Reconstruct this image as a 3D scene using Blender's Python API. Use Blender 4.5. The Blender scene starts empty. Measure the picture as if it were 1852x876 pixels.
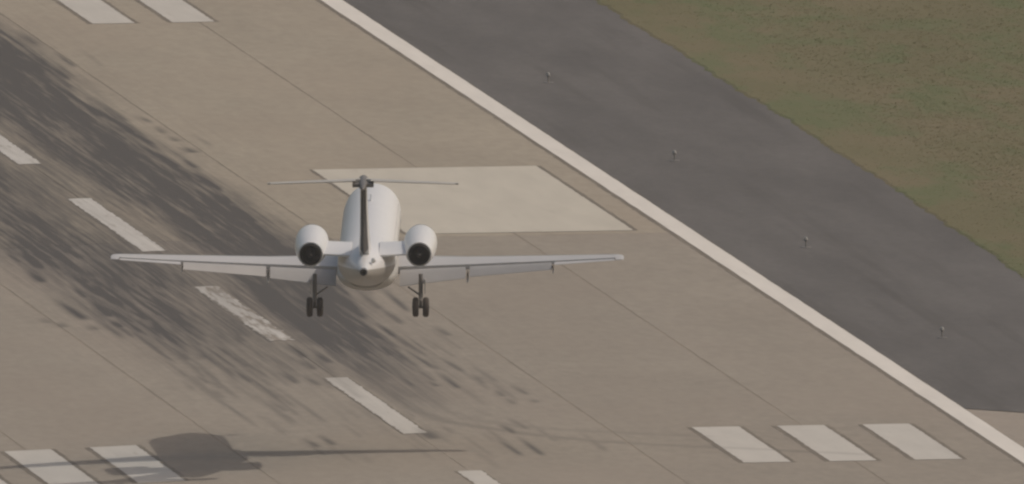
import bpy, math, random
import numpy as np
from mathutils import Matrix, Vector
R = math.radians
scene = bpy.context.scene
C = scene.collection
CROWN = .0152                                                  # the runway is cambered: it falls away from the centreline
def fall(x): return -CROWN * abs(x)
random.seed(5)
rng = np.random.default_rng(7)

# ------------------------------------------------------------------ camera, light, exposure
# World frame: X across the runway (centreline at 0), Y along it away from the camera, metres.
cam_d = bpy.data.cameras.new("camera"); cam = bpy.data.objects.new("camera", cam_d); C.objects.link(cam)
scene.camera = cam
cr = Vector((0.9958531, -0.086921, -0.0268569)); cu = Vector((0.032001, 0.0583386, 0.9977838)); cf = Vector((0.0851616, 0.9945056, -0.0608782))
cam.matrix_world = Matrix(((cr.x, cu.x, -cf.x, -351.8643), (cr.y, cu.y, -cf.y, -4253.4807), (cr.z, cu.z, -cf.z, 261.7763), (0, 0, 0, 1)))
cam_d.sensor_width = 36; cam_d.lens = 3750.3
cam_d.clip_start = 10; cam_d.clip_end = 60000
scene.render.resolution_x = 1024; scene.render.resolution_y = 484

SUN_DIR = Vector((0.87, 0.0, 1.0)).normalized()          # towards the sun
el = math.asin(SUN_DIR.z); az = math.atan2(SUN_DIR.x, SUN_DIR.y)
world = bpy.data.worlds.new("World"); scene.world = world; world.use_nodes = True
wn = world.node_tree; wn.nodes.clear()
sky = wn.nodes.new("ShaderNodeTexSky"); sky.sky_type = 'NISHITA'; sky.sun_disc = False
sky.sun_elevation = el; sky.sun_rotation = az; sky.air_density = 1.0; sky.dust_density = 3.0; sky.ozone_density = 1.0
bg = wn.nodes.new("ShaderNodeBackground"); bg.inputs['Strength'].default_value = 0.13
wo = wn.nodes.new("ShaderNodeOutputWorld")
tint = wn.nodes.new("ShaderNodeMix"); tint.data_type = 'RGBA'; tint.blend_type = 'MULTIPLY'; tint.inputs[0].default_value = 1
tint.inputs[7].default_value = (1.12, .97, .80, 1)             # the hazy, warm-balanced sky of the photograph
wn.links.new(sky.outputs[0], tint.inputs[6]); wn.links.new(tint.outputs[2], bg.inputs[0]); wn.links.new(bg.outputs[0], wo.inputs[0])
sl = bpy.data.lights.new("sun", 'SUN'); sl.energy = 2.0; sl.angle = R(0.6); sl.color = (1.0, 0.94, 0.855)
so = bpy.data.objects.new("sun", sl); C.objects.link(so)
so.rotation_euler = SUN_DIR.to_track_quat('Z', 'Y').to_euler()
scene.view_settings.view_transform = 'Standard'; scene.view_settings.look = 'None'
scene.view_settings.gamma = 1; scene.view_settings.exposure = -0.25
scene.cycles.filter_width = 2.4                               # the photograph is a soft long-lens video frame
scene.cycles.max_bounces = 6

# ------------------------------------------------------------------ helpers
def link(o, parent=None):
    C.objects.link(o)
    if parent is not None: o.parent = parent
    return o
def tag(o, label=None, cat=None, group=None, kind=None):
    if label: o['label'] = label
    if cat: o['category'] = cat
    if group: o['group'] = group
    if kind: o['kind'] = kind
    return o
def empty(name, loc=(0, 0, 0)):
    o = bpy.data.objects.new(name, None); o.location = loc; o.empty_display_size = 0.3
    return link(o)
def mesh(name, verts, faces, mat, parent=None, smooth=None, attrs=None):
    me = bpy.data.meshes.new(name); me.from_pydata(verts, [], faces); me.validate()
    if smooth is not None:
        me.polygons.foreach_set('use_smooth', [True] * len(me.polygons)); me.set_sharp_from_angle(angle=R(smooth))
    if mat: me.materials.append(mat)
    for k, v in (attrs or {}).items():
        a = me.attributes.new(k, 'FLOAT', 'POINT'); a.data.foreach_set('value', np.asarray(v, np.float32))
    return link(bpy.data.objects.new(name, me), parent)
class MB:
    def __init__(s): s.v = []; s.f = []
    def add(s, v, f):
        b = len(s.v); s.v += [tuple(map(float, p)) for p in v]; s.f += [tuple(i + b for i in q) for q in f]
        return s
    def box(s, c, d):
        x, y, z = c; a, b, h = d[0] / 2, d[1] / 2, d[2] / 2
        v = [(x + i * a, y + j * b, z + k * h) for k in (-1, 1) for j in (-1, 1) for i in (-1, 1)]
        return s.add(v, [(0, 2, 3, 1), (4, 5, 7, 6), (0, 1, 5, 4), (2, 6, 7, 3), (0, 4, 6, 2), (1, 3, 7, 5)])
    def rings(s, rings, cap0=True, cap1=True):
        n = len(rings[0]); v = [p for r in rings for p in r]; f = []
        for i in range(len(rings) - 1):
            for j in range(n):
                k = (j + 1) % n; f.append((i * n + j, i * n + k, (i + 1) * n + k, (i + 1) * n + j))
        if cap0: f.append(tuple(range(n))[::-1])
        if cap1: f.append(tuple((len(rings) - 1) * n + j for j in range(n)))
        return s.add(v, f)
    def tube(s, a, b, ra, rb=None, n=12):
        a, b = Vector(a), Vector(b); rb = ra if rb is None else rb
        d = (b - a).normalized(); u = d.orthogonal().normalized(); w = d.cross(u)
        rr = [[p + (u * math.cos(t) + w * math.sin(t)) * r for t in (2 * math.pi * k / n for k in range(n))] for p, r in ((a, ra), (b, rb))]
        return s.rings(rr)
    def lathe(s, o, axis, prof, n=32, caps=(True, True)):      # prof: (distance along axis, radius)
        o, d = Vector(o), Vector(axis).normalized(); u = d.orthogonal().normalized(); w = d.cross(u)
        rr = [[o + d * t + (u * math.cos(q) + w * math.sin(q)) * r for q in (2 * math.pi * k / n for k in range(n))] for t, r in prof]
        return s.rings(rr, *caps)
    def build(s, name, mat, parent=None, smooth=35): return mesh(name, s.v, s.f, mat, parent, smooth)

def new_mat(name):
    m = bpy.data.materials.new(name); m.use_nodes = True; nt = m.node_tree
    return m, nt, nt.nodes['Principled BSDF']
def ncoord(nt, scale=(1, 1, 1), src='Position'):
    if src == 'Position': o = nt.nodes.new('ShaderNodeNewGeometry').outputs['Position']
    else: o = nt.nodes.new('ShaderNodeTexCoord').outputs['Object']
    mp = nt.nodes.new('ShaderNodeMapping'); mp.inputs['Scale'].default_value = scale; nt.links.new(o, mp.inputs[0]); return mp.outputs[0]
def noise(nt, scale, detail=3, rough=.55, vec=(1, 1, 1), src='Position'):
    n = nt.nodes.new('ShaderNodeTexNoise'); n.inputs['Scale'].default_value = scale; n.inputs['Detail'].default_value = detail
    n.inputs['Roughness'].default_value = rough; nt.links.new(ncoord(nt, vec, src), n.inputs['Vector']); return n.outputs['Fac']
def ramp(nt, fac, stops):
    r = nt.nodes.new('ShaderNodeValToRGB'); e = r.color_ramp.elements
    while len(e) < len(stops): e.new(.5)
    for q, (p, c) in zip(e, stops): q.position = p; q.color = (*c, 1) if not isinstance(c, (int, float)) else (c, c, c, 1)
    nt.links.new(fac, r.inputs[0]); return r.outputs[0]
def mixc(nt, fac, a, b, mode='MIX'):
    m = nt.nodes.new('ShaderNodeMix'); m.data_type = 'RGBA'; m.blend_type = mode
    for i, v in ((0, fac), (6, a), (7, b)):
        if isinstance(v, (int, float)): m.inputs[i].default_value = v
        elif isinstance(v, tuple): m.inputs[i].default_value = (*v, 1)
        else: nt.links.new(v, m.inputs[i])
    return m.outputs[2]
def math_(nt, op, a, b, clamp=False):
    m = nt.nodes.new('ShaderNodeMath'); m.operation = op; m.use_clamp = clamp
    for i, v in ((0, a), (1, b)):
        if isinstance(v, (int, float)): m.inputs[i].default_value = v
        else: nt.links.new(v, m.inputs[i])
    return m.outputs[0]
def attr(nt, name):
    a = nt.nodes.new('ShaderNodeAttribute'); a.attribute_name = name; return a.outputs['Fac']
def bump(nt, bsdf, fac, dist, strength=.6):
    b = nt.nodes.new('ShaderNodeBump'); b.inputs['Distance'].default_value = dist; b.inputs['Strength'].default_value = strength
    nt.links.new(fac, b.inputs['Height']); nt.links.new(b.outputs[0], bsdf.inputs['Normal'])

RUBBER = (0.064, 0.060, 0.057)
def rubber_mix(nt, col, gain=1.0, rub=RUBBER):
    """tyre rubber worn into a surface: the painted amount 'rubber', broken up by streaks along the runway"""
    n1 = noise(nt, 1.0, 4, .6, (4.6, .05, 1)); n2 = noise(nt, 1.0, 3, .55, (.8, .035, 1)); n3 = noise(nt, 1.0, 3, .6, (9, .13, 1))
    s = math_(nt, 'ADD', math_(nt, 'MULTIPLY', n1, 1.5), math_(nt, 'MULTIPLY', n2, 1.1))
    s = math_(nt, 'ADD', s, math_(nt, 'MULTIPLY', n3, .95))
    s = math_(nt, 'SUBTRACT', s, 1.76)
    env = attr(nt, 'rubber')
    f = math_(nt, 'ADD', math_(nt, 'MULTIPLY', s, math_(nt, 'MULTIPLY', math_(nt, 'SQRT', env, 0), 1.15)), env)
    f = math_(nt, 'ADD', f, attr(nt, 'skid'))
    f = math_(nt, 'MULTIPLY', f, gain)
    f = math_(nt, 'MINIMUM', math_(nt, 'MAXIMUM', f, 0.0), .97)
    return mixc(nt, f, col, rub)

def concrete(name, base, var=.07):
    m, nt, b = new_mat(name)
    lo = tuple(c * (1 - var) for c in base); hi = tuple(c * (1 + var) for c in base)
    col = ramp(nt, noise(nt, 1.0, 5, .6, (.16, .045, 1)), [(.3, lo), (.7, hi)])
    col = mixc(nt, .55, col, ramp(nt, noise(nt, 1.0, 4, .65, (2.2, .5, 1)), [(.3, .42), (.7, .58)]), 'OVERLAY')
    pink = ramp(nt, noise(nt, 1.0, 3, .5, (.11, .03, 1)), [(.42, 0.0), (.66, 1.0)])
    col = mixc(nt, math_(nt, 'MULTIPLY', pink, .35), col, (base[0] * 1.03, base[1] * .98, base[2] * .97))
    oi = nt.nodes.new('ShaderNodeObjectInfo')
    col = mixc(nt, 1.0, col, ramp(nt, oi.outputs['Random'], [(0, .965), (1, 1.03)]), 'MULTIPLY')
    col = rubber_mix(nt, col)
    nt.links.new(col, b.inputs['Base Color']); b.inputs['Roughness'].default_value = .9; b.inputs['Specular IOR Level'].default_value = .2
    bump(nt, b, noise(nt, 9, 4, .6), .004)
    return m
M_far = concrete('concrete_tan', (.294, .258, .204))
M_near = concrete('concrete_grey', (.262, .232, .192))
def simple(name, col, rough=.6, metal=0, var=.06, scale=1.5, src='Object', spec=.5, vec=(1, 1, 1)):
    m, nt, b = new_mat(name)
    c = ramp(nt, noise(nt, scale, 4, .6, vec, src), [(.3, tuple(x * (1 - var) for x in col)), (.7, tuple(x * (1 + var) for x in col))])
    nt.links.new(c, b.inputs['Base Color']); b.inputs['Roughness'].default_value = rough; b.inputs['Metallic'].default_value = metal
    b.inputs['Specular IOR Level'].default_value = spec
    return m
def joint_mat():
    m, nt, b = new_mat('joint_filler')
    c = ramp(nt, noise(nt, 1.0, 4, .6, (.5, .08, 1)), [(.44, (.225, .196, .158)), (.60, (.275, .238, .192))])
    nt.links.new(rubber_mix(nt, c), b.inputs['Base Color']); b.inputs['Roughness'].default_value = .9; b.inputs['Specular IOR Level'].default_value = .1
    return m
M_joint = joint_mat()
def asphalt():
    m, nt, b = new_mat('asphalt')
    col = ramp(nt, noise(nt, 1.0, 5, .6, (.35, .04, 1)), [(.3, (.089, .084, .080)), (.7, (.122, .115, .109))])
    col = mixc(nt, .6, col, ramp(nt, noise(nt, 1.0, 4, .7, (3, .8, 1)), [(.3, .42), (.7, .58)]), 'OVERLAY')
    st = ramp(nt, noise(nt, 1.0, 3, .55, (.9, .022, 1)), [(.55, 0.0), (.72, 1.0)])
    col = mixc(nt, math_(nt, 'MULTIPLY', st, .55), col, (.070, .065, .060))
    nt.links.new(col, b.inputs['Base Color']); b.inputs['Roughness'].default_value = .9; b.inputs['Specular IOR Level'].default_value = .2
    bump(nt, b, noise(nt, 14, 3, .6), .006)
    return m
M_asph = asphalt()
def paint(name, col, wear=.35, gain=.8, thr=.62):
    m, nt, b = new_mat(name)
    c = ramp(nt, noise(nt, 1.0, 4, .6, (1.1, .12, 1)), [(.3, tuple(x * .93 for x in col)), (.7, tuple(x * 1.04 for x in col))])
    w = ramp(nt, noise(nt, 1.0, 5, .65, (2.6, .16, 1)), [(thr, 0.0), (thr + .12, 1.0)])
    c = mixc(nt, math_(nt, 'MULTIPLY', w, wear), c, (.25, .215, .17))
    c = rubber_mix(nt, c, gain, (.16, .145, .128))
    nt.links.new(c, b.inputs['Base Color']); b.inputs['Roughness'].default_value = .75; b.inputs['Specular IOR Level'].default_value = .3
    return m
M_paint = paint('marking_paint', (.475, .45, .405))
M_worn = paint('worn_paint', (.56, .54, .50), .6, .42, .58)
M_worn2 = paint('worn_rubbered_paint', (.56, .54, .50), 1.0, .7, .46)
M_paint_aim = paint('aiming_paint', (.475, .44, .37), .25)
M_paint_edge = paint('edge_paint', (.635, .60, .545), .15)
M_border = paint('border_paint', (.155, .13, .10), .4, .8, .5)

# ------------------------------------------------------------------ tyre rubber on the runway (metres, as it lies there)
STROKES = [(6.11,174.5,5.69,162.4,0.6,0.28),(7.28,180.3,7.25,170.1,0.4,0.3),(7.55,163.9,7.51,153.7,0.7,0.2),(6.55,156.0,6.49,144.7,0.7,0.2),(8.78,167.6,8.66,153.4,0.3,0.15),(5.69,127.7,5.92,113.7,0.7,0.2),(6.0,117.6,5.94,105.7,0.8,0.25),(5.9,109.7,6.07,97.8,0.7,0.25),(7.13,117.3,7.25,113.3,0.6,0.2),(7.25,110.5,7.16,105.4,0.6,0.22),(7.22,103.4,7.23,99.4,0.6,0.25),(7.13,95.5,7.25,91.5,0.8,0.35),(8.27,105.0,8.33,96.3,0.4,0.15),(5.57,96.0,5.78,82.1,0.7,0.2),(6.42,89.8,6.45,80.8,0.9,0.18),(6.02,77.0,6.15,66.4,0.8,0.22),(5.66,64.6,5.69,55.7,0.6,0.25),(5.7,56.8,5.63,43.3,0.6,0.3),(5.51,43.7,5.33,29.2,0.8,0.2),(-4.99,29.8,-5.21,17.4,0.8,0.22),(-5.79,15.2,-5.89,8.1,0.7,0.25),(-6.31,-3.6,-6.27,-16.8,1.0,0.3),(-5.08,-4.6,-5.17,-15.8,0.9,0.25),(-5.37,-18.2,-5.34,-23.1,0.8,0.25),(-4.22,6.8,-4.17,-8.3,0.9,0.2),(-4.11,18.1,-4.22,6.0,0.6,0.22),(-7.87,-14.7,-7.81,-18.5,0.5,0.3),(-7.5,-18.0,-7.45,-21.4,0.6,0.3),(-6.42,-20.8,-6.4,-24.1,0.5,0.3),(-4.05,-12.6,-3.9,-19.4,0.6,0.2),(-3.9,-19.4,-4.17,-34.8,0.9,0.18),(-4.51,-39.4,-4.58,-46.0,0.5,0.25),(-3.69,-41.1,-3.72,-45.2,0.5,0.3),(-3.37,-52.5,-3.38,-61.6,0.7,0.18),(-1.65,-54.9,-1.69,-63.0,0.6,0.2),(-0.04,-38.1,-0.06,-47.7,0.7,0.25),(0.63,-42.4,0.62,-51.3,0.7,0.25),(-0.35,-47.5,-0.37,-55.2,0.6,0.25),(-1.83,-55.5,-1.74,-63.3,0.6,0.2),(-1.07,-58.7,-0.98,-65.4,0.7,0.2),(-3.66,-72.4,-3.6,-80.4,0.5,0.2),(-4.41,-97.8,-4.29,-103.3,0.8,0.2),(-3.64,-95.9,-3.6,-102.4,0.8,0.2),(3.9,-27.4,3.9,-35.9,0.8,0.22),(4.65,-26.1,4.59,-35.0,0.8,0.2),(5.74,-17.1,5.64,-25.6,0.6,0.2),(6.71,-28.2,6.77,-34.9,0.6,0.2),(3.53,-39.2,3.39,-47.3,0.4,0.2),(4.22,-46.0,4.48,-56.8,0.5,0.2),(5.19,-48.5,5.27,-58.5,0.7,0.17),(4.26,-59.3,4.19,-69.1,0.8,0.2),(3.41,-64.5,3.47,-67.8,0.6,0.2),(2.48,-58.8,2.51,-67.6,0.5,0.2),(5.52,-70.3,5.46,-75.0,0.6,0.22),(5.44,-75.7,5.45,-80.1,0.5,0.2),(6.36,-67.9,6.48,-73.8,0.6,0.18),(6.35,-77.1,6.4,-79.3,0.6,0.22),(4.41,-88.5,4.53,-96.1,0.5,0.2),(3.75,-92.3,3.82,-98.8,0.8,0.22),(3.75,-101.3,3.68,-112.7,0.9,0.18),(2.84,-101.0,2.86,-112.5,0.8,0.18),(1.46,-91.6,1.44,-98.1,0.4,0.2),(0.48,-93.9,0.46,-101.4,0.8,0.5),(6.86,-2.0,6.56,-18.1,0.8,0.18),(5.7,-13.7,5.57,-26.7,0.6,0.17),(5.79,-2.1,5.61,-17.0,0.6,0.25),(4.6,-5.5,4.49,-22.3,0.6,0.25),(2.85,-31.2,2.58,-45.9,0.5,0.3),(-5.89,-58.9,-5.91,-64.4,0.3,0.2),(-5.14,38.0,-4.85,29.3,0.4,0.5),(0.08,-37.8,0.04,-69.1,0.35,0.3),(2.04,-45.8,1.78,-64.1,0.35,0.3)]
rs = random.Random(11)
for _ in range(190):                                            # shorter marks of the same kind round the worn strip
    side = rs.choice((-1, 1)); y = rs.uniform(-60, 230) if side > 0 else rs.uniform(-75, 60)
    x = (rs.uniform(4.2, 7.0) if side > 0 else -rs.uniform(2.6, 5.8)) - (.010 * (60 - y) if y < 60 and side > 0 else 0)
    L = rs.uniform(6, 26); STROKES.append((x, y, x + rs.uniform(-.1, .1), y - L, rs.uniform(.2, .6), rs.uniform(.09, .2)))
for _ in range(60):
    y = rs.uniform(-110, -20); x = rs.uniform(-5, 6.5); L = rs.uniform(5, 20)
    STROKES.append((x, y, x + rs.uniform(-.1, .1), y - L, rs.uniform(.12, .4), rs.uniform(.12, .25)))
CURVES = [([(2.0, -10), (1.66, -29), (1.31, -49.9), (1.22, -66.3), (1.21, -81.6), (1.78, -90.2), (3.0, -95.1), (4.6, -100.2), (6.6, -104.8), (9.2, -108.2), (12.9, -112.3), (16, -116)], .34, .42),
          ([(2.65, -39.5), (2.45, -56), (2.3, -72.4), (2.4, -84), (3.1, -90), (4.6, -95), (7.5, -99), (11, -103)], .20, .5)]
def rubber(X, Y):
    g = lambda x, c, s: np.exp(-((x - c) / s) ** 2)
    sm = lambda t: np.clip(t, 0, 1) ** 2 * (3 - 2 * np.clip(t, 0, 1))
    near = sm((Y + 95) / 95)                                    # fades out towards the threshold
    cR = 3.9 - .017 * np.clip(20 - Y, 0, 110) + .004 * np.clip(Y - 60, 0, 200)
    cR = cR + .35 * np.sin(Y * .045) ; wR = 2.25 - .009 * np.clip(20 - Y, 0, 110)
    cL = -3.6 + .012 * np.clip(20 - Y, 0, 110)
    r = .86 * near * np.exp(-np.abs((X - cR) / wR) ** 3.2) + .62 * sm((Y + 75) / 75) * np.exp(-np.abs((X - cL) / 2.7) ** 2.6)
    r += .36 * sm((Y + 80) / 100) * g(X, 0.2, 2.4) + .14 * sm((Y + 115) / 90) * g(X, 1.0, 6.0)
    return np.clip(r, 0, .95)
def skid(X, Y):
    s = np.zeros_like(X)
    for x0, y0, x1, y1, st, w in STROKES:
        if y0 < y1: x0, y0, x1, y1 = x1, y1, x0, y0
        t = (y0 - Y) / (y0 - y1); k = (t > -.15) & (t < 1.1) & (np.abs(X - x0) < 1.5)
        if not k.any(): continue
        tk = t[k]; xc = x0 + (x1 - x0) * tk
        a = np.clip((tk + .15) / .7, 0, 1) * np.clip((1.1 - tk) / .18, 0, 1)    # lands light, ends dark
        s[k] = np.maximum(s[k], .95 * st * a * np.exp(-((X[k] - xc) / (w * .8)) ** 2))
    for pts, st, w in CURVES:
        for (x0, y0), (x1, y1) in zip(pts, pts[1:]):
            k = (Y < y0 + .6) & (Y > y1 - .6) & (np.abs(X - x0) < 8)
            if not k.any(): continue
            d = np.array([x1 - x0, y1 - y0]); L = d @ d
            t = np.clip(((X[k] - x0) * d[0] + (Y[k] - y0) * d[1]) / L, 0, 1)
            dd = np.hypot(X[k] - x0 - t * d[0], (Y[k] - y0 - t * d[1]))
            s[k] = np.maximum(s[k], st * np.exp(-(dd / w) ** 2))
    return s
def slab(name, x0, x1, y0, y1, z, mat, parent, dx=.11, dy=.8, thick=.03, jag=0.0, seed=0):
    nx = max(2, int(round((x1 - x0) / dx)) + 1); ny = max(2, int(round((y1 - y0) / dy)) + 1)
    X, Y = np.meshgrid(np.linspace(x0, x1, nx), np.linspace(y0, y1, ny))
    ru, sk = rubber(X, Y).ravel(), skid(X, Y).ravel()
    if jag:
        q = np.random.default_rng(seed)
        X[:, 0] += q.normal(0, jag, ny); X[:, -1] += q.normal(0, jag, ny)
    v = np.stack([X.ravel(), Y.ravel(), z - CROWN * np.abs(X.ravel())], 1)
    i = np.arange(nx * ny).reshape(ny, nx)
    f = np.stack([i[:-1, :-1], i[:-1, 1:], i[1:, 1:], i[1:, :-1]], -1).reshape(-1, 4).tolist()
    # skirt down to give the sheet its thickness
    loop = np.concatenate([i[0, :], i[1:, -1], i[-1, -2::-1], i[-2:0:-1, 0]]); n = len(v)
    low = v[loop].copy(); low[:, 2] -= thick; v = np.concatenate([v, low]); m = len(loop)
    f += [(int(loop[(k + 1) % m]), int(loop[k]), n + k, n + (k + 1) % m) for k in range(m)]
    ru = np.concatenate([ru, ru[loop]]); sk = np.concatenate([sk, sk[loop]])
    return mesh(name, v.tolist(), f, mat, parent, None, {'rubber': ru, 'skid': sk})

# ------------------------------------------------------------------ ground: one grass-covered sheet to the horizon
def grass_mat(name, k=1.0, spec=.1):
    m, nt, b = new_mat(name)
    c = ramp(nt, noise(nt, 1.0, 4, .6, (.10, .03, 1)), [(.36, (.113 * k, .103 * k, .056 * k)), (.52, (.120 * k, .110 * k, .060 * k)), (.66, (.138 * k, .118 * k, .070 * k))])
    g = ramp(nt, noise(nt, 1.0, 4, .6, (.32, .06, 1)), [(.47, 0.0), (.60, 1.0)])
    c = mixc(nt, math_(nt, 'MULTIPLY', g, .75), c, (.094 * k, .113 * k, .052 * k))
    p = ramp(nt, noise(nt, 1.0, 5, .65, (.8, .15, 1)), [(.38, 0.0), (.62, 1.0)])
    c = mixc(nt, math_(nt, 'MULTIPLY', p, .25), c, (.150 * k, .125 * k, .075 * k))
    nt.links.new(c, b.inputs['Base Color']); b.inputs['Roughness'].default_value = .95; b.inputs['Specular IOR Level'].default_value = spec
    if name == 'grass_blade':                                     # thin blades let the sun through
        tr = nt.nodes.new('ShaderNodeBsdfTranslucent'); mx = nt.nodes.new('ShaderNodeMixShader'); mx.inputs[0].default_value = .5
        nt.links.new(c, tr.inputs[0]); nt.links.new(b.outputs[0], mx.inputs[1]); nt.links.new(tr.outputs[0], mx.inputs[2])
        nt.links.new(mx.outputs[0], nt.nodes['Material Output'].inputs['Surface'])
    return m
M_ground = grass_mat('grass_ground', 1.16); M_blade = grass_mat('grass_blade', 1.62)
ax = np.array(sorted(set([-12000, -8000, -4000, -2000, -1000, -500, 500, 1000, 2000, 4000, 8000, 12000] + list(range(-300, 301, 50)))), float)
X, Y = np.meshgrid(ax, ax); n = len(ax); i = np.arange(n * n).reshape(n, n)
ground = mesh('ground', np.stack([X.ravel(), Y.ravel(), np.full(n * n, -.75)], 1).tolist(),
              np.stack([i[:-1, :-1], i[:-1, 1:], i[1:, 1:], i[1:, :-1]], -1).reshape(-1, 4).tolist(), M_ground)
tag(ground, kind='structure')

# raised turf verge beside the shoulder, with its ragged edge over the asphalt
def edge_x(y):
    return float(np.interp(y, [-100, -4, 37, 97, 148, 195, 420], [32.5, 32.58, 32.92, 33.02, 32.9, 32.85, 32.85])) + .05 * math.sin(y * .13) + .05 * math.sin(y * .47 + 2) + .04 * math.sin(y * 1.3)
ys = np.arange(-90, 420, .6); rows = []
vr = np.random.default_rng(3)
for y in ys:
    e = edge_x(y) + vr.normal(0, .05)
    rows.append([(e, y, fall(e) - .01), (e + .15, y, fall(e) + .03), (e + 1.5, y, fall(e) + .03), (e + 8, y, fall(e) + .0), (e + 30, y, fall(e) - .03), (e + 90, y, -.745)])
v = [p for r in rows for p in r]; k = 6
f = [(a * k + j, a * k + j + 1, (a + 1) * k + j + 1, (a + 1) * k + j) for a in range(len(rows) - 1) for j in range(k - 1)]
verge = mesh('turf_verge', v, f, M_ground); tag(verge, kind='structure')

# grass blades: tufts of leaning blades, thicker and drier at the edge
def grass_tufts(n_t):
    q = np.random.default_rng(21)
    # visible wedge of the field and some way beyond it
    y = q.uniform(-45, 235, n_t); e = np.array([edge_x(t) for t in y])
    w = np.clip(18 * (y + 45) / 230 + 3, 3, 26); x = e + .02 + w * q.uniform(0, 1, n_t) ** .9
    nb = 4
    a = q.uniform(0, 2 * np.pi, (n_t, nb)); h = q.uniform(.012, .04, (n_t, nb)) * q.uniform(.6, 1.35, (n_t, 1)); wd = q.uniform(.012, .03, (n_t, nb))
    bx = x[:, None] + q.normal(0, .06, (n_t, nb)); by = y[:, None] + q.normal(0, .10, (n_t, nb))
    lean = q.uniform(.6, 1.8, (n_t, nb)) * h; la = q.uniform(0, 2 * np.pi, (n_t, nb))
    zt = np.repeat((-CROWN * e + .015)[:, None], nb, 1)
    p0 = np.stack([bx - np.cos(a) * wd, by - np.sin(a) * wd, zt], -1)
    p1 = np.stack([bx + np.cos(a) * wd, by + np.sin(a) * wd, zt], -1)
    p2 = np.stack([bx + np.cos(la) * lean, by + np.sin(la) * lean, zt + .005 + h], -1)
    V = np.stack([p0, p1, p2], 2).reshape(-1, 3); m = len(V)
    me = bpy.data.meshes.new('grass'); me.vertices.add(m); me.vertices.foreach_set('co', V.ravel())
    me.loops.add(m); me.loops.foreach_set('vertex_index', np.arange(m)); me.polygons.add(m // 3)
    me.polygons.foreach_set('loop_start', np.arange(0, m, 3)); me.update(calc_edges=True); me.validate()
    me.materials.append(M_blade); return link(bpy.data.objects.new('grass', me))
grass = grass_tufts(32000)
tag(grass, 'short dry olive grass beside the dark asphalt shoulder', 'grass', kind='stuff')

# ------------------------------------------------------------------ asphalt shoulder, taxiway apron, runway
xs = np.linspace(22.53, 34.6, 24); ysh = np.linspace(-87.5, 420, 260); v = []; f = []
for j, y in enumerate(ysh):
    for x in xs:
        yy = y if j else -87.6 - 1.35 * (x - 22.4) ** 1.15
        v.append((x, yy, fall(x) - .008))
nx = len(xs)
f = [(j * nx + a, j * nx + a + 1, (j + 1) * nx + a + 1, (j + 1) * nx + a) for j in range(len(ysh) - 1) for a in range(nx - 1)]
tag(mesh('asphalt_shoulder', v, f, M_asph), kind='structure')
M_apron = concrete('concrete_apron', (.285, .25, .21))
tag(slab('taxiway', 22.53, 70, -230, -86.5, -.030, M_apron, None, 2.5, 3, .05), kind='structure')

runway = slab('runway', -22.86, 22.52, -720, 900, -.006, M_joint, None, .42, 2.5, .2)
tag(runway, kind='structure')
G_ = .045
for k in range(6):
    x0 = -22.86 + 7.62 * k; x1 = x0 + 7.62
    for (y0, y1, far) in ((-720, -230, 0), (-230, 31, 0), (31, 300, 1), (300, 900, 1)):
        dense = y0 in (-230, 31) and x1 > -16
        slab('concrete_slab', x0 + (.015 if k == 3 else G_ if k else 0), x1 - (.015 if k == 2 else G_ if k < 5 else .35), y0 + .02, y1 - .02, 0.0, M_far if far else M_near, runway,
             .11 if dense and abs(x0 + 3.8) < 12 else .8, .8 if dense else 20, .0055, .012 if dense else 0, k * 7 + int(far))

def marking(name, x0, x1, y0, y1, mat, bl=.13, br=.13, dx=.1, dy=.5, jag=.012):
    m = slab(name, x0, x1, y0, y1, .012, mat, runway, dx, dy, .004, jag, int(abs(x0 * 31 + y0)))
    if bl or br:
        b = slab('marking_border', x0 - bl, x1 + br, y0 - .1, y1 + .1, .006, M_border, m, .12, .8, .004, .02, int(abs(x0 * 17 + y0)) + 1)
    return m
for y0, mt in ((85.4, M_worn), (24.4, M_worn), (-36.4, M_worn2), (-97.8, M_paint), (-158.6, M_paint)):
    marking('centreline_stripe', -.46, .46, y0, y0 + 36.6, mt, .09, .09, .06, .5, .06 if mt is M_worn2 else .03)
for k in range(3):                                                # touchdown zone bars, three a side
    marking('touchdown_bar', 10.95 + 3.353 * k, 10.95 + 3.353 * k + 1.83, -119.9, -97.0, M_paint, .2, .2)
    marking('touchdown_bar', -10.92 - 3.353 * k - 1.83, -10.92 - 3.353 * k, -119.9, -97.0, M_paint, .2, .2)
for k in range(2):
    marking('touchdown_bar', 10.78 + 3.353 * k, 10.78 + 3.353 * k + 1.76, 184.0, 207, M_paint, .2, .2)
marking('aiming_point_marking', 10.97, 20.13, 33.0, 78.1, M_paint_aim, .16, .2)
marking('edge_stripe', 21.58, 22.47, -720, 900, M_paint_edge, .2, .03, .16, 3, .009)

# ------------------------------------------------------------------ runway edge lights
M_can = simple('light_can', (.15, .14, .13), .6); M_lens = simple('light_lens', (.27, .26, .24), .4); M_stem = simple('light_stem', (.2, .19, .17), .5)
def edge_light():
    o = empty('runway_edge_light')
    MB().lathe((0, 0, -.008), (0, 0, 1), [(0, .22), (.02, .22), (.035, .18), (.04, .10)], 20).build('base_plate', M_can, o)
    MB().lathe((0, 0, .03), (0, 0, 1), [(0, .035), (.22, .03), (.24, .055)], 14).build('stem', M_stem, o)
    MB().lathe((0, 0, .27), (0, 0, 1), [(0, .06), (.03, .085), (.10, .08), (.15, .05), (.165, .015)], 16).build('lens', M_lens, o)
    return o
lab = ['small pale light on the asphalt at the top edge, farthest of its row',
       'small pale light on the asphalt, second farthest of its row',
       'small pale light on the asphalt beside the far end of the pale block marking',
       'small pale light on the asphalt, level with the wings, second nearest of its row',
       'small pale light at the lower right of the asphalt, nearest of its row']
proto = None
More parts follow.
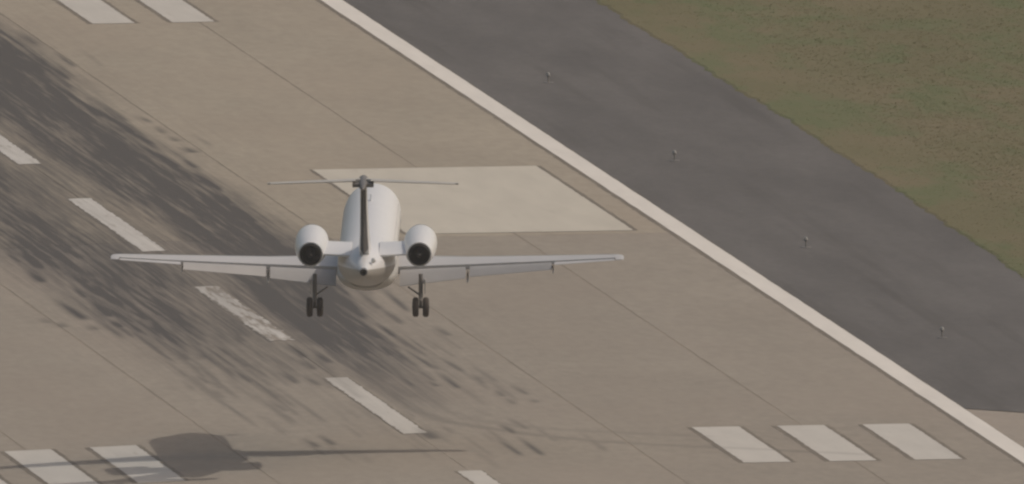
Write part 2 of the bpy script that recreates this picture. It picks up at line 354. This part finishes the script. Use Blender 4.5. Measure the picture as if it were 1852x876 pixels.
for (x, y), t in zip(((25.6, 197.5), (25.73, 136.3), (25.99, 80.2), (25.92, 19.5), (25.83, -41.8)), lab):
    if proto is None: proto = o = edge_light()
    else:
        o = proto.copy(); C.objects.link(o)
        for ch in proto.children:
            c = ch.copy(); C.objects.link(c); c.parent = o
    o.location = (x, y, fall(x) - .004); tag(o, t, 'runway light', 'edge lights along the shoulder')

# ------------------------------------------------------------------ twin jet airliner (local frame: x right wing, y nose, z up; s = metres behind the nose)
M_white = simple('white_paint', (.63, .63, .63), .32, 0, .02, .8)
M_wing = simple('wing_paint', (.46, .45, .44), .4, 0, .04, .8)
M_flap = simple('flap_paint', (.36, .35, .34), .45, 0, .05, 1.2)
M_belly_shade = simple('belly_shade', (.33, .315, .29), .4, 0, .05, .8)  # greyer than the white skin: shade under the body painted into the colour
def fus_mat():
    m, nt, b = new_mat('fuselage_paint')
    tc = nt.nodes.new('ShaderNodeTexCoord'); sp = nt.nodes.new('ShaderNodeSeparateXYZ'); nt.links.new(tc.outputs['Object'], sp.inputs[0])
    rise = math_(nt, 'MULTIPLY', math_(nt, 'MAXIMUM', math_(nt, 'MULTIPLY', math_(nt, 'ADD', sp.outputs['Y'], 3.0), -1), 0), .10)   # underside shade put into the colour as grey, its line climbing towards the tail
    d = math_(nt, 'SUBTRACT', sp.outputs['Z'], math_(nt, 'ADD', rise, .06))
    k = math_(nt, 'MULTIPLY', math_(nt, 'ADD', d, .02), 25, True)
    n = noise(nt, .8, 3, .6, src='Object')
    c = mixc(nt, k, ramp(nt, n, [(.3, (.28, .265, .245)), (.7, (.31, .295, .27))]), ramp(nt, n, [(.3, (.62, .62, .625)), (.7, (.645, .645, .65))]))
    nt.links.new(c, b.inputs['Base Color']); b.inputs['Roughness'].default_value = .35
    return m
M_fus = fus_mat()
M_dark = simple('dark_rubber', (.035, .025, .018), .8, 0, .2, 3)
M_black = simple('exhaust_soot', (.025, .022, .02), .8, 0, .2, 3)
M_metal = simple('bare_metal', (.55, .54, .52), .35, .9, .05, 2)
M_steel = simple('gear_steel', (.15, .14, .13), .5, .3, .1, 3)
M_fin = simple('rudder_grey', (.04, .038, .037), .85, 0, .08, 1)
M_glass = simple('cockpit_glass', (.02, .022, .026), .1, 0, .1, 2)
S0 = 16.8
plane = empty('passenger_jet')
mr = Vector((0.994514, -0.101093, -0.02686)); mf = Vector((0.102746, 0.992264, 0.069682)); mu = Vector((0.019608, -0.072059, 0.997208))
plane.matrix_world = Matrix(((mr.x, mf.x, mu.x, -2.515), (mr.y, mf.y, mu.y, -107.60), (mr.z, mf.z, mu.z, 7.65), (0, 0, 0, 1)))
tag(plane, 'white twin engine T-tail jet with its wheels down, low over the runway', 'airplane')

def interp(tab, s):
    for a, b in zip(tab, tab[1:]):
        if s <= b[0]:
            t = (s - a[0]) / (b[0] - a[0]); t = t if b[0] - a[0] > 5 else t
            return [a[i] + (b[i] - a[i]) * t for i in range(1, len(a))]
    return list(tab[-1][1:])
FUS = [(0, -.36, .02, .02), (.12, -.36, .16, .15), (.35, -.345, .29, .27), (.8, -.31, .47, .44), (1.3, -.26, .64, .60), (1.9, -.17, .84, .80), (2.6, -.07, 1.0, .97), (3.2, -.02, 1.08, 1.07),
       (4.1, -.01, 1.11, 1.11), (5, 0, 1.14, 1.14), (12, 0, 1.14, 1.14), (17, 0, 1.14, 1.14), (18, .04, 1.14, 1.10), (19, .105, 1.135, 1.035), (20.2, .18, 1.12, .96), (21.4, .27, 1.06, .87), (22.6, .37, .95, .76), (23.8, .47, .80, .65), (25, .57, .62, .53), (26, .64, .45, .41), (26.8, .70, .28, .28), (27.3, .73, .16, .17)]
def ell(s, zc, rx, rz, n=48): return [(rx * math.sin(2 * math.pi * k / n), S0 - s, zc + rz * math.cos(2 * math.pi * k / n)) for k in range(n)]
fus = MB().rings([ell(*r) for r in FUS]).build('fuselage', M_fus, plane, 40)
MB().rings([ell(s, -.52 - a * .1, 1.19 * (.55 + .45 * a), .60 * (.5 + .5 * a)) for s, a in ((10.6, 0), (11.2, .5), (12, .85), (13, 1), (17.4, 1), (18.6, .85), (19.6, .5), (20.4, 0))]).build('belly_fairing', M_belly_shade, fus, 40)
MB().lathe((0, S0 - 27.2, .72), (0, -1, 0), [(0, .14), (.22, .115), (.22, .09), (.1, .08)], 20).build('exhaust_pipe', M_black, fus)
wm = MB(); 
for q in (-1, 1):
    for w0, w1 in ((.06, .42), (.48, .86)):
        for (sa, sb) in ((1.55, 2.25),):
            P = []
            for s, e in ((sa, 0), (sb, 0), (sb, 1), (sa, 1)):
                zc, rx, rz = interp(FUS, s); th = (w1 if e == 0 else w0 * 1) * (1.0 if e == 0 else 1) ; th = q * (w0 + (w1 - w0) * (1 - e)) * 1.6
                P.append((1.012 * rx * math.sin(th), S0 - s, zc + 1.012 * rz * math.cos(th)))
            MB().add(P, [(0, 1, 2, 3)] if q > 0 else [(3, 2, 1, 0)]).build('cockpit_window', M_glass, fus, None)
for q in (-1, 1):
    for k in range(17):
        s = 5.4 + k * .79; c = MB(); P = [(q * 1.143 * math.cos(zz), S0 - s - yy, 1.143 * math.sin(zz)) for yy, zz in ((-.12, .17), (.12, .17), (.12, .46), (-.12, .46))]
        c.add(P, [(0, 1, 2, 3)]).build('cabin_window', M_glass, fus, None)
MB().box((0, S0 - 9, 1.25), (.03, .35, .3)).build('antenna', M_white, fus)
MB().lathe((.34, S0 - 26.2, .98), (.2, -.5, .35), [(0, .07), (.16, .10), (.24, .04)], 12).build('tail_light', M_white, fus)

def foil(cut=1.0, n=12, t=.12):
    def th(x): return 5 * t * (.2969 * math.sqrt(x) - .126 * x - .3516 * x * x + .2843 * x ** 3 - .1015 * x ** 4)
    xs_ = [cut * (1 - math.cos(math.pi * k / n)) / 2 for k in range(n + 1)]
    return [(x, th(x) + .018) for x in xs_[::-1]] + [(x, -th(x) * .75) for x in xs_[1:]]
# half-span stations: (x, leading edge s, chord, z)
ST = [(0.6, 12.45, 4.25, -1.04), (1.14, 12.7, 4.0, -.98), (3.9, 14.02, 2.75, -.71), (7.25, 15.68, 1.90, -.35), (9.75, 16.92, 1.15, -.06), (9.95, 17.08, .98, -.04), (10.02, 17.3, .7, -.035)]
def wst(x):
    for a, b in zip(ST, ST[1:]):
        if x <= b[0]:
            t = (x - a[0]) / (b[0] - a[0]); return [a[i] + (b[i] - a[i]) * t for i in (1, 2, 3)]
def wing_ring(q, x, cut, c0=0, t=.12, inc=R(1.2), extra=0, dz=0):
    s, c, z = wst(x); out = []
    for u, w in foil(cut, 12, t):
        yy, zz = u * c, w * c; out.append((q * x, S0 - (s + yy * math.cos(inc) + zz * math.sin(inc)), z + zz * math.cos(inc) - yy * math.sin(inc) + .06 * c))
    return out
def panel_ring(q, x, u0, chord, defl, t=.14, drop=0.0, back=0.0):
    """a hinged panel section: starts at chord fraction u0, turned down by defl"""
    s, c, z = wst(x); inc = R(1.2); sy = s + u0 * c * math.cos(inc) + back; sz = z - u0 * c * math.sin(inc) + .06 * c - drop + .02 * c
    out = []
    for u, w in foil(1.0, 8, t):
        yy, zz = u * chord * c, w * chord * c
        out.append((q * x, S0 - (sy + yy * math.cos(defl) + zz * math.sin(defl)), sz + zz * math.cos(defl) - yy * math.sin(defl)))
    return out
for q in (-1, 1):
    mb = MB(); rr = [wing_ring(q, x, .74) for x in (.6, 1.14, 2.5, 3.9, 5.6, 7.25, 8.5, 9.7)]
    mb.rings(rr if q < 0 else [r[::-1] for r in rr])
    rr = [wing_ring(q, x, 1.0) for x in (9.7, 9.8, 9.95, 10.02)]; mb.rings(rr if q < 0 else [r[::-1] for r in rr])
    w = mb.build('wing', M_wing, plane, 30)
    le = []
    for x in (1.5, 3.9, 7.25, 9.7):                                # bare metal leading edge, a shell just proud of the skin
        s, c, z = wst(x); ring = [p for p in wing_ring(q, x, .74)][8:17]; cc = Vector(ring[len(ring) // 2])
        le.append([tuple(Vector(p) + Vector((0, .012, .004 if k < 4 else -.004 if k > 4 else 0))) for k, p in enumerate(ring)])
    m2 = MB(); n_ = len(le[0]); m2.add([p for r in le for p in r], [(a * n_ + b, a * n_ + b + 1, (a + 1) * n_ + b + 1, (a + 1) * n_ + b) for a in range(len(le) - 1) for b in range(n_ - 1)])
    m2.build('leading_edge', M_metal, w, 40)
    for xa, xb, ch, df, dr, bk in ((1.25, 3.82, .25, R(32), .015, .02), (3.98, 7.2, .25, R(28), .012, .015)):
        rr = [panel_ring(q, xa + (xb - xa) * k / 4, .755, ch, df, .15, dr, bk) for k in range(5)]
        MB().rings(rr if q < 0 else [r[::-1] for r in rr]).build('flap', M_flap, w, 30)
    rr = [panel_ring(q, 7.3 + (9.66 - 7.3) * k / 3, .75, .25, R(3), .14, .02) for k in range(4)]
    MB().rings(rr if q < 0 else [r[::-1] for r in rr]).build('aileron', M_wing, w, 30)
    for x, r_ in ((3.9, .055), (7.25, .035)):            # flap track fairings
        s, c, z = wst(x)
        MB().lathe((q * x, S0 - (s + .55 * c), z - .03 * c), (0, -1, -.22), [(0, .02), (.12 * c, r_ * .8), (.25 * c, r_), (.38 * c, r_ * .75), (.46 * c, .02)], 12).build('flap_track_fairing', M_wing, w)
    for x in (3.9, 7.22):                                          # dark gap at the flap ends
        s, c, z = wst(x)
        MB().box((q * x, S0 - (s + .80 * c), z - .03 * c + (.0 if x < 5 else .02)), (.05, .16 * c, .10 * c / 2)).build('flap_gap', M_steel, w, None)
    # engine
    ex, ez = q * 2.12, .98
    en = MB().lathe((ex, S0 - 19.5, ez), (0, -1, 0), [(.30, .40), (.10, .47), (0, .53), (.06, .585), (.3, .63), (.9, .65), (1.8, .65), (2.8, .62), (3.8, .55), (4.5, .485), (4.5, .44), (4.2, .42)], 40, (True, False)).build('engine_nacelle', M_white, plane, 40)
    MB().lathe((ex, S0 - 19.5, ez), (0, -1, 0), [(.12, .468), (-.01, .53), (.05, .60), (.16, .622)], 40, (False, False)).build('intake_lip', M_metal, en)
    MB().lathe((ex, S0 - 19.5, ez), (0, -1, 0), [(3.4, .43), (3.6, .435), (4.58, .405), (4.60, .385), (4.58, .37), (3.9, .385), (3.9, .2)], 36, (True, True)).build('exhaust_nozzle', M_black, en, 40)
    MB().lathe((ex, S0 - 23.3, ez), (0, -1, 0), [(0, .2), (.5, .16), (.95, .03)], 20).build('exhaust_cone', M_black, en)
    rr = []
    for x in (.55, 1.0, 1.75):
        rr.append([(q * x, S0 - (20.5 + u * 3.3), .86 + .05 * x + w_ * 3.3 - .02 * u) for u, w_ in foil(1, 10, .085)])
    MB().rings(rr if q < 0 else [r[::-1] for r in rr]).build('pylon', M_white, en, 30)
    # main gear
    gx = q * 2.07; AX = -2.04
    g = MB().tube((gx, .15, -.75), (gx, 0, AX + .35), .085).tube((gx, 0, AX + .4), (gx, 0, AX), .06).tube((gx - .26, 0, AX), (gx + .26, 0, AX), .055).build('main_landing_gear', M_steel, plane)
    MB().tube((gx - q * .5, .1, -1.25), (gx, .02, AX + .45), .035).build('side_brace', M_steel, g)
    MB().tube((gx, -.10, AX + .55), (gx, -.30, AX + .28), .035).tube((gx, -.30, AX + .28), (gx, -.06, AX + .05), .035).build('torque_link', M_steel, g)
    MB().box((gx + q * .17, .05, -1.22), (.03, .55, .55)).build('gear_door', M_belly_shade, g, None)
    for d in (-1, 1):
        MB().lathe((gx + d * .20 - .12, 0, AX), (1, 0, 0), [(0, .21), (.0, .30), (.03, .36), (.07, .385), (.17, .385), (.21, .36), (.24, .30), (.24, .21)], 32).build('tyre', M_dark, g)
        MB().lathe((gx + d * .20 + d * .05, 0, AX), (d, 0, 0), [(0, .2), (.075, .2), (.08, .15), (.04, .07), (.09, .05)], 20).build('rim', M_steel, g)
# fin, rudder, stabiliser
def vfoil(s, c, z, t, cut0=0, cut1=1.0, n=10):
    def th(x): return 5 * t * (.2969 * math.sqrt(x) - .126 * x - .3516 * x * x + .2843 * x ** 3 - .1015 * x ** 4)
    us = [cut0 + (cut1 - cut0) * (1 - math.cos(math.pi * k / n)) / 2 for k in range(n + 1)]
    return [(th(u) * c, S0 - (s + u * c), z) for u in us[::-1]] + [(-th(u) * c, S0 - (s + u * c), z) for u in (us[1:] if cut0 == 0 else us)]
M_tail = simple('stabiliser_paint', (.40, .38, .34), .45, 0, .05, 1)
FZ = [(21.2, 5.6, .75), (22.3, 4.6, 1.35), (23.5, 3.7, 2.0), (25.0, 3.0, 3.2), (26.1, 2.55, 4.12)]
fin = MB().rings([vfoil(s, c, z, .090 + .008 * (z > 1), 0, .60) for s, c, z in FZ]).build('tail_fin', M_white, plane, 40)
MB().rings([vfoil(s, c, z, .092, .61, 1.0, 6) for s, c, z in FZ[1:]]).build('rudder', M_fin, fin, 30)
MB().lathe((0, S0 - 26.0, 4.26), (0, -1, 0), [(0, .02), (.15, .11), (.6, .19), (1.6, .20), (2.6, .15), (3.3, .07), (3.5, .02)], 20).build('bullet_fairing', M_steel, fin)
for q in (-1, 1):
    def sr(x, c0=0, c1=1.0):
        t = x / 3.75; s = 26.5 + x * .32; c = 1.95 - .85 * t
        def th(u): return 5 * .075 * (.2969 * math.sqrt(u) - .126 * u - .3516 * u * u + .2843 * u ** 3 - .1015 * u ** 4)
        us = [c0 + (c1 - c0) * (1 - math.cos(math.pi * k / 8)) / 2 for k in range(9)]
        P = [(u, th(u)) for u in us[::-1]] + [(u, -th(u)) for u in (us[1:] if c0 == 0 else us)]
        inc = R(-6.2)
        return [(q * x, S0 - (s + u * c * math.cos(inc) + w_ * c * math.sin(inc)), 4.26 + w_ * c * math.cos(inc) - u * c * math.sin(inc)) for u, w_ in P]
    st = [sr(x, 0, .68) for x in (.12, 1.5, 3.6, 3.72)]
    sb = MB().rings(st if q < 0 else [r[::-1] for r in st]).build('stabiliser', M_tail, plane, 30)
    st = [sr(x, .69, 1) for x in (.30, 1.5, 3.6)]
    MB().rings(st if q < 0 else [r[::-1] for r in st]).build('elevator', M_tail, sb, 30)
    MB().box((q * .27, S0 - 28.1, 4.27), (.28, .7, .13)).build('root_fairing', M_steel, sb, None)
# nose gear
ng = MB().tube((0, S0 - 2.9, -.9), (0, S0 - 2.75, -1.9), .06).tube((-.2, S0 - 2.75, -1.95), (.2, S0 - 2.75, -1.95), .04).build('nose_landing_gear', M_steel, plane)
for d in (-1, 1):
    MB().lathe((d * .17 - .08, S0 - 2.75, -1.95), (1, 0, 0), [(0, .14), (.02, .24), (.05, .255), (.11, .255), (.14, .24), (.16, .14)], 24).build('tyre', M_dark, ng)

# ------------------------------------------------------------------ thin haze: the photograph's blacks are lifted by four kilometres of air
hz = MB().box((0, 0, 137.0), (26000, 26000, 278.0))
m = bpy.data.materials.new('haze'); m.use_nodes = True; nt = m.node_tree; nt.nodes.clear()
o_ = nt.nodes.new('ShaderNodeOutputMaterial'); pv = nt.nodes.new('ShaderNodeVolumePrincipled')
pv.inputs['Color'].default_value = (.97, .95, .92, 1); pv.inputs['Density'].default_value = 1.6e-5
nt.links.new(pv.outputs[0], o_.inputs['Volume'])
tag(hz.build('haze', m, None, None), kind='stuff')
